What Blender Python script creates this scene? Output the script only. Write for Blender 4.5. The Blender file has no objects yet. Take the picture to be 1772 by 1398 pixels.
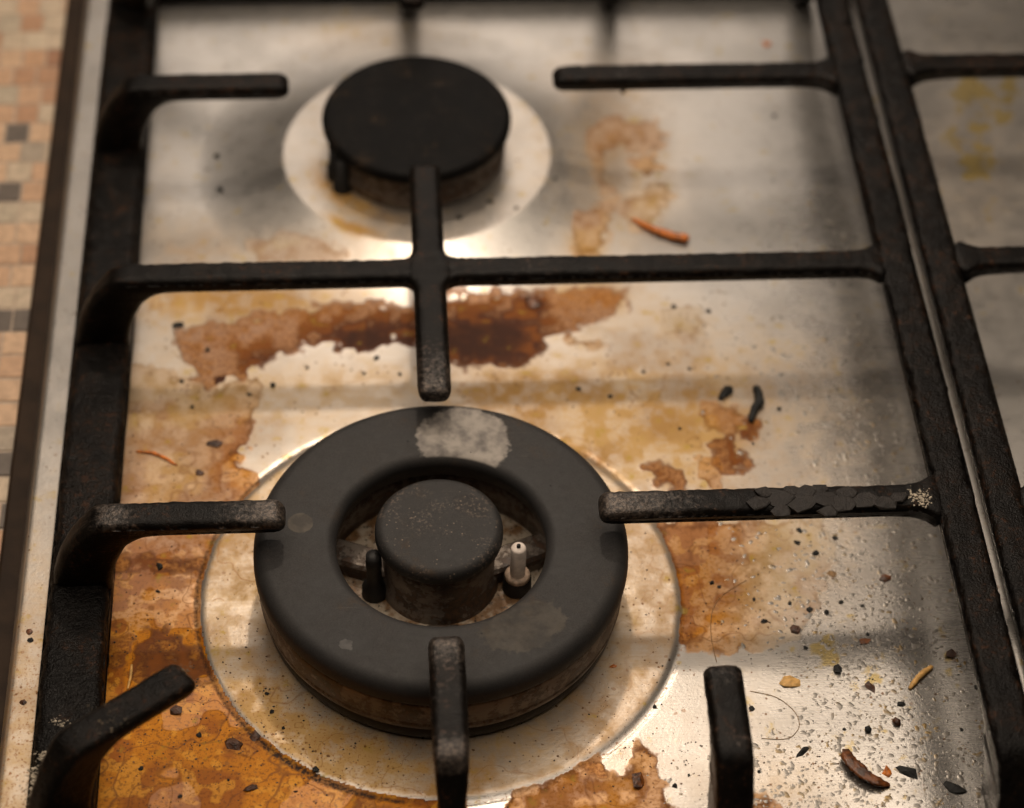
import bpy, bmesh, math, random
import numpy as np
from mathutils import Vector, Matrix, noise as mnoise
rnd = random.Random(7)
nrg = np.random.default_rng(7)
sc = bpy.context.scene
COL = sc.collection
MM = 0.001

# ------------------------------------------------------------------ camera
W, H = 1772.0, 1398.0                 # measured photograph size
FPX = 3976.5                          # focal length in those pixels
PITCH, YAW, ROLL = 0.8242, 0.0845, 0.0382
CAM = np.array([-20.1, -505.8, 649.1])     # mm
_f = np.array([math.sin(YAW)*math.cos(PITCH), math.cos(YAW)*math.cos(PITCH), -math.sin(PITCH)])
_r = np.cross(_f, [0, 0, 1]); _r /= np.linalg.norm(_r); _u = np.cross(_r, _f)
_c, _s = math.cos(ROLL), math.sin(ROLL)
RR = np.array([_c*_r+_s*_u, -_s*_r+_c*_u, _f])

def at(x, y, z=0.0):
    """measured point of the photograph -> position in mm on the level z"""
    d = np.array([(x-W/2)/FPX, -(y-H/2)/FPX, 1.0]) @ RR
    return CAM + d*((z-CAM[2])/d[2])

cam = bpy.data.cameras.new('Camera'); camo = bpy.data.objects.new('Camera', cam); COL.objects.link(camo)
cam.sensor_width = 36.0; cam.lens = FPX/W*36.0
cam.clip_start = 0.01; cam.clip_end = 20
m = Matrix.Identity(4)
for i in range(3):
    m[i][0] = RR[0][i]; m[i][1] = RR[1][i]; m[i][2] = -RR[2][i]; m[i][3] = CAM[i]*MM
camo.matrix_world = m
cam.dof.use_dof = True
cam.dof.focus_distance = float(np.dot(np.array([20, -30, 20])-CAM, RR[2]))*MM
cam.dof.aperture_fstop = 6.0
sc.camera = camo

# ------------------------------------------------------------------ light
wd = bpy.data.worlds.new('World'); sc.world = wd; wd.use_nodes = True
wd.node_tree.nodes['Background'].inputs[0].default_value = (1.0, 0.78, 0.58, 1)
wd.node_tree.nodes['Background'].inputs[1].default_value = 0.03

def area(name, loc, target, size, power, col, size_y=None, spread=None):
    l = bpy.data.lights.new(name, 'AREA'); l.energy = power; l.color = col
    if size_y: l.shape = 'RECTANGLE'; l.size = size; l.size_y = size_y
    else: l.shape = 'DISK'; l.size = size
    if spread: l.spread = spread
    o = bpy.data.objects.new(name, l); COL.objects.link(o)
    o.location = loc
    o.rotation_euler = (Vector(target)-Vector(loc)).to_track_quat('-Z', 'Y').to_euler()
    return o
area('hood_lamp', (0.015, 0.42, 0.66), (0.0, 0.1, 0.0), 0.042, 1.25, (1.0, 0.83, 0.66))
area('overhead_fill', (0.0, 0.13, 0.85), (0.0, 0.10, 0.0), 1.2, 7.0, (1.0, 0.84, 0.68), size_y=0.90)  # added broad overhead light, unseen, to fill and soften the bar shadows
area('back_bounce_fill', (0.04, 0.98, 0.66), (0.02, 0.1, 0.0), 0.54, 2.2, (1.0, 0.86, 0.74), size_y=0.95)  # added area light standing in for bounce off the unseen back wall

sc.view_settings.view_transform = 'Standard'; sc.view_settings.look = 'None'
sc.view_settings.exposure = 0.0; sc.view_settings.gamma = 1.0
sc.view_settings.use_curve_mapping = False
sc.cycles.max_bounces = 4
sc.cycles.use_adaptive_sampling = True; sc.cycles.adaptive_threshold = 0.03
sc.cycles.use_denoising = True
sc.cycles.caustics_reflective = False; sc.cycles.caustics_refractive = False

# ------------------------------------------------------------------ node helpers
class X:
    """a socket with arithmetic"""
    def __init__(s, t, k): s.t, s.k = t, k
    def _m(s, op, *a, clamp=False):
        n = s.t.nodes.new('ShaderNodeMath'); n.operation = op; n.use_clamp = clamp
        for i, v in enumerate((s,)+a):
            if isinstance(v, X): s.t.links.new(v.k, n.inputs[i])
            else: n.inputs[i].default_value = v
        return X(s.t, n.outputs[0])
    def __add__(s, o): return s._m('ADD', o)
    __radd__ = __add__
    def __sub__(s, o): return s._m('SUBTRACT', o)
    def __rsub__(s, o): return (s*-1.0)+o
    def __mul__(s, o): return s._m('MULTIPLY', o)
    __rmul__ = __mul__
    def clamp(s): return s._m('ADD', 0.0, clamp=True)
    def max(s, o): return s._m('MAXIMUM', o)
    def min(s, o): return s._m('MINIMUM', o)
    def pow(s, o): return s._m('POWER', o)
    def abs(s): return s._m('ABSOLUTE')
    def ss(s, a, b, lo=0.0, hi=1.0):
        n = s.t.nodes.new('ShaderNodeMapRange'); n.interpolation_type = 'SMOOTHSTEP'
        s.t.links.new(s.k, n.inputs[0])
        flip = a > b
        if flip: a, b, lo, hi = b, a, hi, lo
        for i, v in enumerate((a, b, lo, hi)): n.inputs[i+1].default_value = v
        return X(s.t, n.outputs[0])

class Mat:
    def __init__(s, name):
        s.m = bpy.data.materials.new(name); s.m.use_nodes = True; s.t = s.m.node_tree
        s.b = s.t.nodes['Principled BSDF']
        tc = s.t.nodes.new('ShaderNodeTexCoord')
        n = s.t.nodes.new('ShaderNodeVectorMath'); n.operation = 'SCALE'; n.inputs['Scale'].default_value = 1000.0
        s.t.links.new(tc.outputs['Object'], n.inputs[0]); s.P = n.outputs[0]     # object position in mm
    def geo_world(s):
        g = s.t.nodes.new('ShaderNodeNewGeometry')
        n = s.t.nodes.new('ShaderNodeVectorMath'); n.operation = 'SCALE'; n.inputs['Scale'].default_value = 1000.0
        s.t.links.new(g.outputs['Position'], n.inputs[0]); s.P = n.outputs[0]
    def xyz(s, v=None):
        n = s.t.nodes.new('ShaderNodeSeparateXYZ'); s.t.links.new(v or s.P, n.inputs[0])
        return [X(s.t, o) for o in n.outputs]
    def scaled(s, v3, off=(0, 0, 0)):
        n = s.t.nodes.new('ShaderNodeMapping'); s.t.links.new(s.P, n.inputs[0])
        n.inputs['Scale'].default_value = v3; n.inputs['Location'].default_value = off
        return n.outputs[0]
    def noise(s, scale, detail=2.0, rough=0.5, vec=None, dist=0.0, w=0.0):
        n = s.t.nodes.new('ShaderNodeTexNoise'); n.noise_dimensions = '4D' if w else '3D'
        s.t.links.new(vec or s.P, n.inputs['Vector'])
        if w: n.inputs['W'].default_value = w
        n.inputs['Scale'].default_value = scale; n.inputs['Detail'].default_value = detail
        n.inputs['Roughness'].default_value = rough; n.inputs['Distortion'].default_value = dist
        return X(s.t, n.outputs[0])
    def voro(s, scale, feature='F1', out='Distance', vec=None, rand=1.0):
        n = s.t.nodes.new('ShaderNodeTexVoronoi'); n.feature = feature
        s.t.links.new(vec or s.P, n.inputs['Vector']); n.inputs['Scale'].default_value = scale
        n.inputs['Randomness'].default_value = rand
        return X(s.t, n.outputs[out])
    def attr(s, name):
        n = s.t.nodes.new('ShaderNodeAttribute'); n.attribute_name = name
        return X(s.t, n.outputs['Fac'])
    def mix(s, f, a, b):
        n = s.t.nodes.new('ShaderNodeMix'); n.data_type = 'RGBA'; n.clamp_factor = True
        if isinstance(f, X): s.t.links.new(f.k, n.inputs[0])
        else: n.inputs[0].default_value = f
        for i, v in ((6, a), (7, b)):
            if isinstance(v, tuple): n.inputs[i].default_value = v+(1,)
            else: s.t.links.new(v, n.inputs[i])
        return n.outputs[2]
    def set(s, **kw):
        names = dict(color='Base Color', rough='Roughness', metal='Metallic', spec='Specular IOR Level',
                     coat='Coat Weight', coatr='Coat Roughness', aniso='Anisotropic', sss='Subsurface Weight',
                     trans='Transmission Weight', ior='IOR')
        for k, v in kw.items():
            i = s.b.inputs[names[k]]
            if isinstance(v, X): s.t.links.new(v.k, i)
            elif isinstance(v, (int, float)): i.default_value = v
            elif isinstance(v, tuple): i.default_value = v+(1,)
            else: s.t.links.new(v, i)
        return s
    def bump(s, h, dist_mm, strength=1.0, prev=None):
        n = s.t.nodes.new('ShaderNodeBump'); n.inputs['Strength'].default_value = strength
        n.inputs['Distance'].default_value = dist_mm*MM
        s.t.links.new(h.k, n.inputs['Height'])
        if prev: s.t.links.new(prev, n.inputs['Normal'])
        s.t.links.new(n.outputs[0], s.b.inputs['Normal'])
        return n.outputs[0]

# ------------------------------------------------------------------ materials
def mat_steel():
    M = Mat('stained_steel'); M.geo_world()
    n_big = M.attr('n_big'); n_mid = M.attr('n_mid'); n_fin = M.noise(0.7, 2, .6); n_tiny = M.noise(2.2, 1, .6)
    brush = M.noise(1.0, 2, .6, vec=M.scaled((0.035, 2.6, 1.0)))
    wob = (n_mid-.5)*44.0+(n_fin-.5)*14.0
    amb_d = M.attr('amber_d')+wob; amb_s = M.attr('amber_s')
    brn_d = M.attr('burn_d')+wob; brn_s = M.attr('burn_s')
    wash = M.attr('wash'); grease = M.attr('grease'); yel = M.attr('yellow'); grime = M.attr('grime')
    # clean steel
    col = M.mix(n_big.ss(.3, .7), (0.58, 0.555, 0.52), (0.48, 0.46, 0.43))
    col = M.mix((brush-.5)*.9+.12, col, (0.36, 0.32, 0.28))
    # pale scale (dried film), mottled
    film = (wash*1.0).clamp()
    mott = (n_mid.ss(.25, .75)*.65+n_fin.ss(.3, .75)*.35)
    washop = (film*(mott*.85+.62)).clamp()
    wcol = M.mix(n_big.ss(.35, .65), (0.52, 0.315, 0.10), (0.40, 0.215, 0.05))
    col = M.mix(washop*.92, col, wcol)
    wt = ((M.attr('n_tide')-.46).abs()+(n_fin-.5)*.02).ss(0.012, 0.0)*film.ss(.40, .70)
    col = M.mix(wt*.55, col, (0.27, 0.115, 0.022))
    # amber stains with a crisp border
    am = amb_d.ss(4.0, -6.0)
    aedge = amb_d.ss(3.5, -2.0)*amb_d.ss(-15.0, -3.0)
    aop = (am*(amb_s*(mott*.8+.95))).clamp()
    hd = M.attr('n_hole')-.57+(n_fin-.5)*.012
    aop = aop*(1.0-hd.ss(0.0, .02)*.14)
    aedge = (aedge+hd.abs().ss(.012, 0.0)*am*.55).clamp()
    acol = M.mix(amb_s.ss(.15, .85), (0.43, 0.285, 0.085), (0.56, 0.205, 0.010))
    acol = M.mix(n_big.ss(.44, .58)*.8, acol, M.mix(amb_s, (0.42, 0.22, 0.085), (0.30, 0.085, 0.010)))
    acol = M.mix(n_mid.ss(.46, .36)*.6*amb_s, acol, (0.74, 0.34, 0.035))
    acol = M.mix(n_fin.ss(.50, .66)*.6*amb_s, acol, (0.16, 0.045, 0.006))
    col = M.mix(aop, col, acol)
    col = M.mix((aedge*(n_mid.ss(.3, .6))*(amb_s*.8+.15)).clamp(), col, M.mix(amb_s.ss(.3, .7), (0.24, 0.115, 0.03), (0.12, 0.038, 0.008)))
    # inner tide lines
    tide = ((M.attr('n_tide')-.5).abs()+(n_fin-.5)*.02).ss(0.016, 0.0)*am*(amb_s+.2)
    col = M.mix(tide*.6, col, (0.17, 0.055, 0.012))
    # burnt-on brown
    bm = brn_d.ss(4.0, -8.0)
    bop = (bm*(brn_s*.9+.48)*(mott*.35+.75)).clamp()
    bcol = M.mix(n_mid.ss(.40, .66), (0.085, 0.026, 0.010), (0.22, 0.068, 0.012))
    bcol = M.mix((brn_s+(n_mid-.5)*.5).ss(.80, .45), bcol, M.mix(n_fin.ss(.4, .65), (0.44, 0.17, 0.022), (0.24, 0.075, 0.010)))
    bcol = M.mix(n_fin.ss(.64, .78)*.2, bcol, (0.42, 0.22, 0.09))
    bcol = M.mix((brn_s-.85).ss(0.0, .15), bcol, (0.055, 0.018, 0.008))
    col = M.mix(bop, col, bcol)
    bedge = brn_d.ss(2.0, -2.0)*brn_d.ss(-12.0, -2.0)
    col = M.mix(bedge*brn_s*.6, col, (0.10, 0.03, 0.012))
    # yellow spill
    ym = (yel+(n_mid-.5)*1.4+(n_fin-.5)*.5).ss(.30, .62)
    col = M.mix(ym*.68, col, (0.44, 0.30, 0.03))
    # dried-on specks, brown and black
    v1 = M.voro(0.30); p1 = M.attr('n_spk')
    s1 = (v1+(n_tiny-.5)*.18-p1.ss(.45, .75)*.07).ss(.105, .06)*p1.ss(.40, .56)
    col = M.mix(s1*.85, col, (0.13, 0.055, 0.016))
    v2 = M.voro(0.62); s2 = (v2+(n_tiny-.5)*.2).ss(.13, .07)*n_big.ss(.38, .60)
    col = M.mix(s2*.8, col, (0.05, 0.03, 0.014))
    v3 = M.voro(0.11); s3 = (v3+(n_fin-.5)*.22).ss(.09, .06)
    col = M.mix(s3*.5, col, (0.22, 0.10, 0.03))
    # rust freckles in the dirtiest places
    frk = M.noise(0.95, 3, .7).ss(.55, .66)*(grime*1.2).clamp()
    col = M.mix(frk*.75, col, (0.30, 0.105, 0.015))
    gr = ((grime-1.0).clamp()*(n_fin.ss(.3, .6)*.6+.4)).clamp()
    col = M.mix(gr, col, (0.03, 0.014, 0.007))
    # white salt rings
    dirt = (aop.max(bop)+washop*.85+gr+frk*.5).clamp()
    metal = .90-dirt*.90
    rough = .31+dirt*.13+(n_mid-.5)*.07+(brush-.5)*.16-grease*.10
    M.bump(brush*.12+n_fin*.3+n_tiny*.12+am*.25+bm*(n_fin*.8+.5), .32, .55)
    M.set(color=col, metal=metal, rough=rough.max(.14), spec=.30-dirt*.20)
    return M.m

def mat_iron(name='cast_iron', crusty=0.0, gloss=.42):
    M = Mat(name); M.geo_world()
    a = M.noise(.10, 2, .65); b = M.noise(.5, 3, .65); c = M.noise(.8, 3, .6); wear = M.attr('wear')
    base = M.mix(a.ss(.35, .65), (0.0030, 0.0023, 0.0019), (0.0070, 0.0050, 0.0037))
    base = M.mix((b.ss(.52, .66)*a.ss(.47, .6))*.75, base, (0.050, 0.021, 0.009))
    w = (wear*1.2+(b-.5)*1.5-.2).ss(.30, .95)
    base = M.mix(w*.85, base, M.mix(c.ss(.4, .62), (0.030, 0.025, 0.022), (0.105, 0.082, 0.066)))
    r = gloss+(b-.5)*.35-w*.06
    n = M.bump(b*.6+M.noise(1.7, 1, .5)*.4, .5+crusty*1.6, .8)
    M.set(color=base, rough=r.max(.18), spec=.12+w*.35, metal=w*.45)
    return M.m

def mat_enamel(name, patches=(), speck=.0, dark=1.0, sheen=.22):
    M = Mat(name)
    x, y, z = M.xyz()
    a = M.noise(.06, 4, .6); b = M.noise(.4, 4, .6); g = M.noise(2.6, 2, .6)
    col = M.mix(a.ss(.3, .7), (0.027*dark, 0.0262*dark, 0.0260*dark), (0.040*dark, 0.0368*dark, 0.0350*dark))
    col = M.mix((g-.5)*2.2+.3, col, (0.014*dark, 0.0135*dark, 0.0135*dark))
    rust = a.ss(.56, .72)*b.ss(.42, .6)
    col = M.mix(rust*.5, col, (0.065, 0.042, 0.024))
    sc_ = M.noise(1.0, 2, .6, vec=M.scaled((.05, 1.7, 1.0))).ss(.66, .72)*a.ss(.45, .6)
    col = M.mix(sc_*.35, col, (0.09, 0.08, 0.07))
    rough = .56+(b-.5)*.2
    for (px, py, rx, ry, ang, colr, op, jag) in patches:
        ca, sa = math.cos(ang), math.sin(ang)
        u = ((x-px)*ca+(y-py)*sa)*(1/rx); v = ((y-py)*ca-(x-px)*sa)*(1/ry)
        d = (u*u+v*v).pow(.5)+(M.noise(.14, 3, .6, w=px*.1+3)-.5)*jag*2.2+(b-.5)*jag*1.6
        mk = d.ss(1.06, .93)*z.ss(31.0, 31.6)
        blot = M.noise(.17, 3, .55, w=py*.1+1.0).ss(.30, .66)
        pc = M.mix(blot, (colr[0]*.38, colr[1]*.38, colr[2]*.40), colr)
        pc = M.mix(b.ss(.60, .75)*.25, pc, (colr[0]*.3, colr[1]*.29, colr[2]*.28))
        col = M.mix(mk*op, col, pc)
    if speck:
        sp = M.voro(.55).ss(.22, .08)*M.noise(.13, 2, .5, w=2.2).ss(.47, .60)
        sp2 = M.noise(.8, 4, .7, w=4).ss(.50, .66)*M.noise(.11, 2, .5, w=7).ss(.44, .60)
        col = M.mix((sp*speck+sp2*speck*.6).clamp(), col, (0.20, 0.15, 0.115))
    bk = M.voro(.085).ss(.045, .03)
    col = M.mix(bk, col, (0.004, 0.0035, 0.0035))
    M.bump(g*.35+b*.25, .16, .6)
    M.set(color=col, rough=rough+(a-.5)*.3, spec=sheen)
    return M.m

def mat_alloy():
    M = Mat('grimy_alloy'); x, y, z = M.xyz()
    a = M.noise(.07, 4, .65); b = M.noise(.35, 4, .7); st = M.noise(1, 3, .6, vec=M.scaled((.08, .08, 2.2)))
    base = M.mix(st, (0.12, 0.098, 0.08), (0.22, 0.185, 0.155))
    k = (a+(b-.5)*.8).ss(.42, .56)
    col = M.mix(k*.93, base, M.mix(b.ss(.4, .65), (0.012, 0.0075, 0.005), (0.07, 0.032, 0.013)))
    M.bump(b*.6+k*.6, .3, .6)
    M.set(color=col, metal=.5-k*.48, rough=.40+b*.2)
    return M.m

def plain(name, color, rough=.5, metal=0.0, var=.5, scale=.5, bump=.2, spec=.5, coat=0.0, col2=None):
    M = Mat(name); M.geo_world()
    n = M.noise(scale, 4, .6)
    c2 = col2 or tuple(v*(1-var) for v in color)
    M.set(color=M.mix(n.ss(.35, .65), color, c2), rough=rough, metal=metal, spec=spec, coat=coat, coatr=.15)
    M.bump(n+M.noise(scale*4, 2, .5)*.5, bump, .7)
    return M.m

def mat_floor():
    M = Mat('burner_floor'); M.geo_world()
    a = M.noise(.12, 4, .6); b = M.noise(.55, 4, .65)
    col = M.mix(a.ss(.42, .6), (0.50, 0.42, 0.32), (0.22, 0.115, 0.045))
    col = M.mix(b.ss(.56, .64), col, (0.035, 0.022, 0.014))
    M.bump(b, .4, .7); M.set(color=col, rough=.5)
    return M.m

STEEL = mat_steel()
IRON = mat_iron()
IRON_CRUST = mat_iron('crusted_cast_iron', .45, .34)
ALLOY = mat_alloy()
FLOOR = mat_floor()

# ------------------------------------------------------------------ object helpers
def link(o, parent=None):
    COL.objects.link(o)
    if parent is not None: o.parent = parent
    return o
def mesh_obj(name, verts, faces, mat, parent=None, loc=(0, 0, 0), smooth=True, attrs=None):
    """verts in mm, relative to loc (mm)"""
    me = bpy.data.meshes.new(name)
    me.from_pydata([(v[0]*MM, v[1]*MM, v[2]*MM) for v in verts], [], faces)
    if mat: me.materials.append(mat)
    if smooth: me.polygons.foreach_set('use_smooth', [True]*len(me.polygons))
    if attrs:
        for k, a in attrs.items():
            at_ = me.attributes.new(k, 'FLOAT', 'POINT'); at_.data.foreach_set('value', np.asarray(a, dtype=np.float32))
    o = bpy.data.objects.new(name, me); link(o, parent); o.location = [v*MM for v in loc]
    me.update()
    return o
def tag(o, label, cat=None, group=None, kind=None):
    if label: o['label'] = label
    if cat: o['category'] = cat
    if group: o['group'] = group
    if kind: o['kind'] = kind
    return o
def empty(name, loc):
    o = bpy.data.objects.new(name, None); o.empty_display_size = .02; link(o); o.location = [v*MM for v in loc]
    return o
def fix_normals(o):
    bm = bmesh.new(); bm.from_mesh(o.data); bmesh.ops.recalc_face_normals(bm, faces=bm.faces); bm.to_mesh(o.data); bm.free()

def lathe(name, prof, mat, parent=None, loc=(0, 0, 0), seg=128, closed=False, jitter=0.0, seed=0.0):
    """prof: list of (r, z) in mm; closed joins last to first"""
    # refine the profile
    V, F = [], []
    n = len(prof)
    for i in range(seg):
        a = 2*math.pi*i/seg
        for (r, z) in prof:
            j = 0.0
            if jitter: j = jitter*mnoise.noise(Vector((r*math.cos(a)*.12, r*math.sin(a)*.12, z*.12+seed)))
            V.append(((r+j)*math.cos(a), (r+j)*math.sin(a), z+j*.4))
    for i in range(seg):
        k = (i+1) % seg
        for j in range(n if closed else n-1):
            j2 = (j+1) % n
            F.append((i*n+j, k*n+j, k*n+j2, i*n+j2))
    if not closed:
        for j in (0, n-1):
            if prof[j][0] > 1e-3:
                continue
    o = mesh_obj(name, V, F, mat, parent, loc)
    bm = bmesh.new(); bm.from_mesh(o.data); bmesh.ops.remove_doubles(bm, verts=bm.verts, dist=1e-6)
    bmesh.ops.recalc_face_normals(bm, faces=bm.faces); bm.to_mesh(o.data); bm.free()
    return o
def arc(cx, cz, r, a0, a1, n=6):
    return [(cx+r*math.cos(math.radians(a0+(a1-a0)*i/n)), cz+r*math.sin(math.radians(a0+(a1-a0)*i/n))) for i in range(n+1)]

# ------------------------------------------------------------------ counter with mosaic tiles
ZC = -5.0
grout = plain('grout', (0.46, 0.37, 0.29), .8, var=.25, scale=.3)
def box_v(x0, x1, y0, y1, z0, z1, c=0.0):
    V = [(x0, y0, z0), (x1, y0, z0), (x1, y1, z0), (x0, y1, z0), (x0, y0, z1-c), (x1, y0, z1-c), (x1, y1, z1-c), (x0, y1, z1-c)]
    F = [(0, 3, 2, 1), (0, 1, 5, 4), (1, 2, 6, 5), (2, 3, 7, 6), (3, 0, 4, 7)]
    if c:
        V += [(x0+c, y0+c, z1), (x1-c, y0+c, z1), (x1-c, y1-c, z1), (x0+c, y1-c, z1)]
        F += [(4, 5, 9, 8), (5, 6, 10, 9), (6, 7, 11, 10), (7, 4, 8, 11), (8, 9, 10, 11)]
    else: F.append((4, 5, 6, 7))
    return V, F
V, F = box_v(-330, 420, -260, 520, ZC-20, ZC+.15)
counter = mesh_obj('countertop', V, F, grout, smooth=False)
tag(counter, 'beige mosaic worktop of small square tiles beside the hob', kind='structure')
tcols = [(0.54, 0.34, 0.21), (0.58, 0.39, 0.25), (0.44, 0.25, 0.145), (0.54, 0.43, 0.31), (0.38, 0.31, 0.235), (0.58, 0.47, 0.34), (0.33, 0.17, 0.095), (0.13, 0.105, 0.085), (0.46, 0.38, 0.28), (0.52, 0.31, 0.18)]
tmats = [plain('mosaic_tile_%s' % w, c, .42, var=.22, scale=.25, bump=.15) for w, c in zip('peach apricot terracotta sand stone cream rust charcoal straw salmon'.split(), tcols)]
tile_me = {}
V, F = box_v(-4.9, 4.9, -6.0, 6.0, -2.0, 1.0, .35)
for i, mt in enumerate(tmats):
    me = bpy.data.meshes.new('tile'); me.from_pydata([(a*MM, b*MM, c*MM) for a, b, c in V], [], F); me.materials.append(mt); tile_me[i] = me
wts = [5, 5, 3, 3, 3, 3, 1.6, 1.8, 2, 3]
ncol = 6
for ry in range(38):
    off = rnd.choice((0, 0, 0, 3.2, -2.6)); yy = -80+ry*12.7
    for cx in range(ncol):
        i = rnd.choices(range(len(tmats)), wts)[0]
        o = bpy.data.objects.new('tile', tile_me[i]); COL.objects.link(o); o.parent = counter
        o.location = ((-153-cx*10.3+off)*MM, yy*MM, (ZC+rnd.uniform(-.12, .12)-.4)*MM)
        o.scale = (rnd.uniform(.95, 1.0), rnd.uniform(.95, 1.0), 1)

# ------------------------------------------------------------------ pressed steel hob top
BIG = (0.0, 0.0); SML = (-2.0, 233.4)
def sstep(a, b, x):
    t = np.clip((x-a)/(b-a), 0, 1); return t*t*(3-2*t)
def rrect(X_, Y_, x0, x1, y0, y1, r):
    cx, cy = (x0+x1)/2, (y0+y1)/2
    qx = np.abs(X_-cx)-((x1-x0)/2-r); qy = np.abs(Y_-cy)-((y1-y0)/2-r)
    return np.hypot(np.maximum(qx, 0), np.maximum(qy, 0))+np.minimum(np.maximum(qx, qy), 0)-r
def hob_z(X_, Y_):
    sd = rrect(X_, Y_, -134, 198.5, -130, 372, 42)
    sd2 = rrect(X_, Y_, 200.5, 530, -130, 372, 42)
    s = np.minimum(sd, sd2)
    z = 6.0*sstep(-13, 1.0, s)
    rb = np.hypot(X_-BIG[0], Y_-BIG[1])
    z = z+1.0*sstep(86.6, 83.4, rb)-.30*np.exp(-((rb-87.0)/.9)**2)
    rs = np.hypot(X_-SML[0], Y_-SML[1])
    t = np.clip((93.0-rs)/(93.0-56.5), 0, 1)
    z = z+6.4*t**1.65
    # slight dents
    return z
def hob_rim(X_):
    """fold of the outer left edge"""
    return -9.0*sstep(-147.0, -151.5, X_)

S = 0.8
xs = np.arange(-151.4, 330, S); ys = np.arange(-150, 400, S)
GX, GY = np.meshgrid(xs, ys)
GZ = hob_z(GX, GY)+hob_rim(GX)
P3 = np.stack([GX.ravel(), GY.ravel(), GZ.ravel()], 1)
q = (P3-CAM) @ RR.T
U_ = W/2+FPX*q[:, 0]/q[:, 2]; V_ = H/2-FPX*q[:, 1]/q[:, 2]      # measuring grid of the photograph, baked on the sheet

def poly_sdf(poly):
    P = np.array(poly, float)
    d = np.full(len(U_), 400.0)
    x0, y0 = P.min(0)-60; x1, y1 = P.max(0)+60
    idx = np.where((U_ > x0) & (U_ < x1) & (V_ > y0) & (V_ < y1))[0]
    if not len(idx): return d
    u = U_[idx]; v = V_[idx]; best = np.full(len(idx), 1e9); ins = np.zeros(len(idx), bool)
    n = len(P)
    for i in range(n):
        a = P[i]; b = P[(i+1) % n]; e = b-a
        t = np.clip(((u-a[0])*e[0]+(v-a[1])*e[1])/(e@e+1e-9), 0, 1)
        best = np.minimum(best, np.hypot(u-a[0]-t*e[0], v-a[1]-t*e[1]))
        c = ((a[1] > v) != (b[1] > v))
        with np.errstate(divide='ignore', invalid='ignore'):
            xi = (b[0]-a[0])*(v-a[1])/(b[1]-a[1])+a[0]
        ins ^= (c & (u < xi))
    d[idx] = np.where(ins, -best, best)
    return d
def blob(x, y, rx, ry, amt, ang=0.0, soft=1.0):
    c, s = math.cos(math.radians(ang)), math.sin(math.radians(ang))
    u = ((U_-x)*c+(V_-y)*s)/rx; v = (-(U_-x)*s+(V_-y)*c)/ry
    return amt*np.exp(-np.minimum(u*u+v*v, 60.0)**soft)
def combine(polys):
    D = np.full(len(U_), 400.0); St = np.zeros(len(U_))
    for poly, s in polys:
        d = poly_sdf(poly); k = d < D
        sv = s() if callable(s) else np.full(len(U_), s)
        St[k] = sv[k]; D[k] = d[k]
    St[D > 60] = 0
    return D, St

amber_polys = [
  # the big left-hand stain, paler at the back, orange towards the front
  ([(150, 900), (195, 640), (240, 628), (330, 655), (365, 668), (450, 645), (462, 665), (450, 690), (440, 720), (440, 745), (425, 775),
    (408, 800), (440, 820), (458, 842), (430, 872), (385, 925), (390, 1030), (404, 1140), (462, 1248), (545, 1308), (650, 1352), (740, 1368), (800, 1380), (840, 1500), (60, 1500), (110, 1100)],
   lambda: np.clip(.38+blob(425, 800, 55, 85, .45)+blob(270, 860, 160, 70, .10)+.55*sstep(880, 1000, V_)+.25*sstep(1080, 1250, V_)-blob(330, 1020, 60, 70, .25)-blob(300, 1370, 75, 45, .35)-blob(230, 1050, 50, 50, .12), .1, 1.0)),
  # right of the large burner
  ([(1120, 905), (1180, 900), (1420, 895), (1440, 960), (1420, 1050), (1380, 1100), (1300, 1125), (1245, 1132), (1215, 1118), (1195, 1122), (1168, 1114), (1166, 1040), (1155, 980), (1135, 930)],
   lambda: np.clip(.66-.46*sstep(1200, 1420, U_)+blob(1180, 980, 60, 90, .2), .06, 1)),
  # front right of the large burner
  ([(872, 1378), (950, 1346), (1005, 1312), (1030, 1308), (1048, 1336), (1070, 1342), (1092, 1326), (1098, 1292), (1118, 1284), (1136, 1300), (1136, 1340), (1150, 1370), (1180, 1398), (1210, 1500), (840, 1500)], .66),
  ([(1300, 1385), (1330, 1375), (1345, 1400), (1340, 1430), (1290, 1430)], .6),
  # tide marks right of the small burner
  ([(1012, 220), (1055, 200), (1120, 203), (1152, 235), (1146, 256), (1100, 264), (1072, 256), (1050, 264), (1044, 300), (1062, 330), (1040, 338), (1028, 292), (1012, 262)], .42),
  ([(1080, 345), (1110, 333), (1160, 300), (1168, 330), (1148, 372), (1130, 402), (1092, 398), (1072, 370)], .38),
  ([(990, 372), (1030, 350), (1068, 344), (1052, 400), (1040, 446), (1000, 450), (986, 410)], .45),
  ([(1092, 275), (1135, 270), (1150, 290), (1110, 305)], .5),
  # right of the crossbar
  ([(1140, 535), (1200, 530), (1225, 560), (1200, 590), (1150, 580)], .22),
  ([(975, 580), (1000, 588), (1040, 592), (1035, 604), (1000, 602), (978, 592)], .45),
  ([(1215, 700), (1275, 705), (1315, 730), (1305, 760), (1270, 752), (1225, 745), (1210, 720)], .55),
  ([(1212, 798), (1238, 802), (1246, 846), (1208, 848)], .6),
  ([(430, 420), (500, 400), (560, 415), (600, 440), (560, 456), (440, 456)], .28),
]
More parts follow.
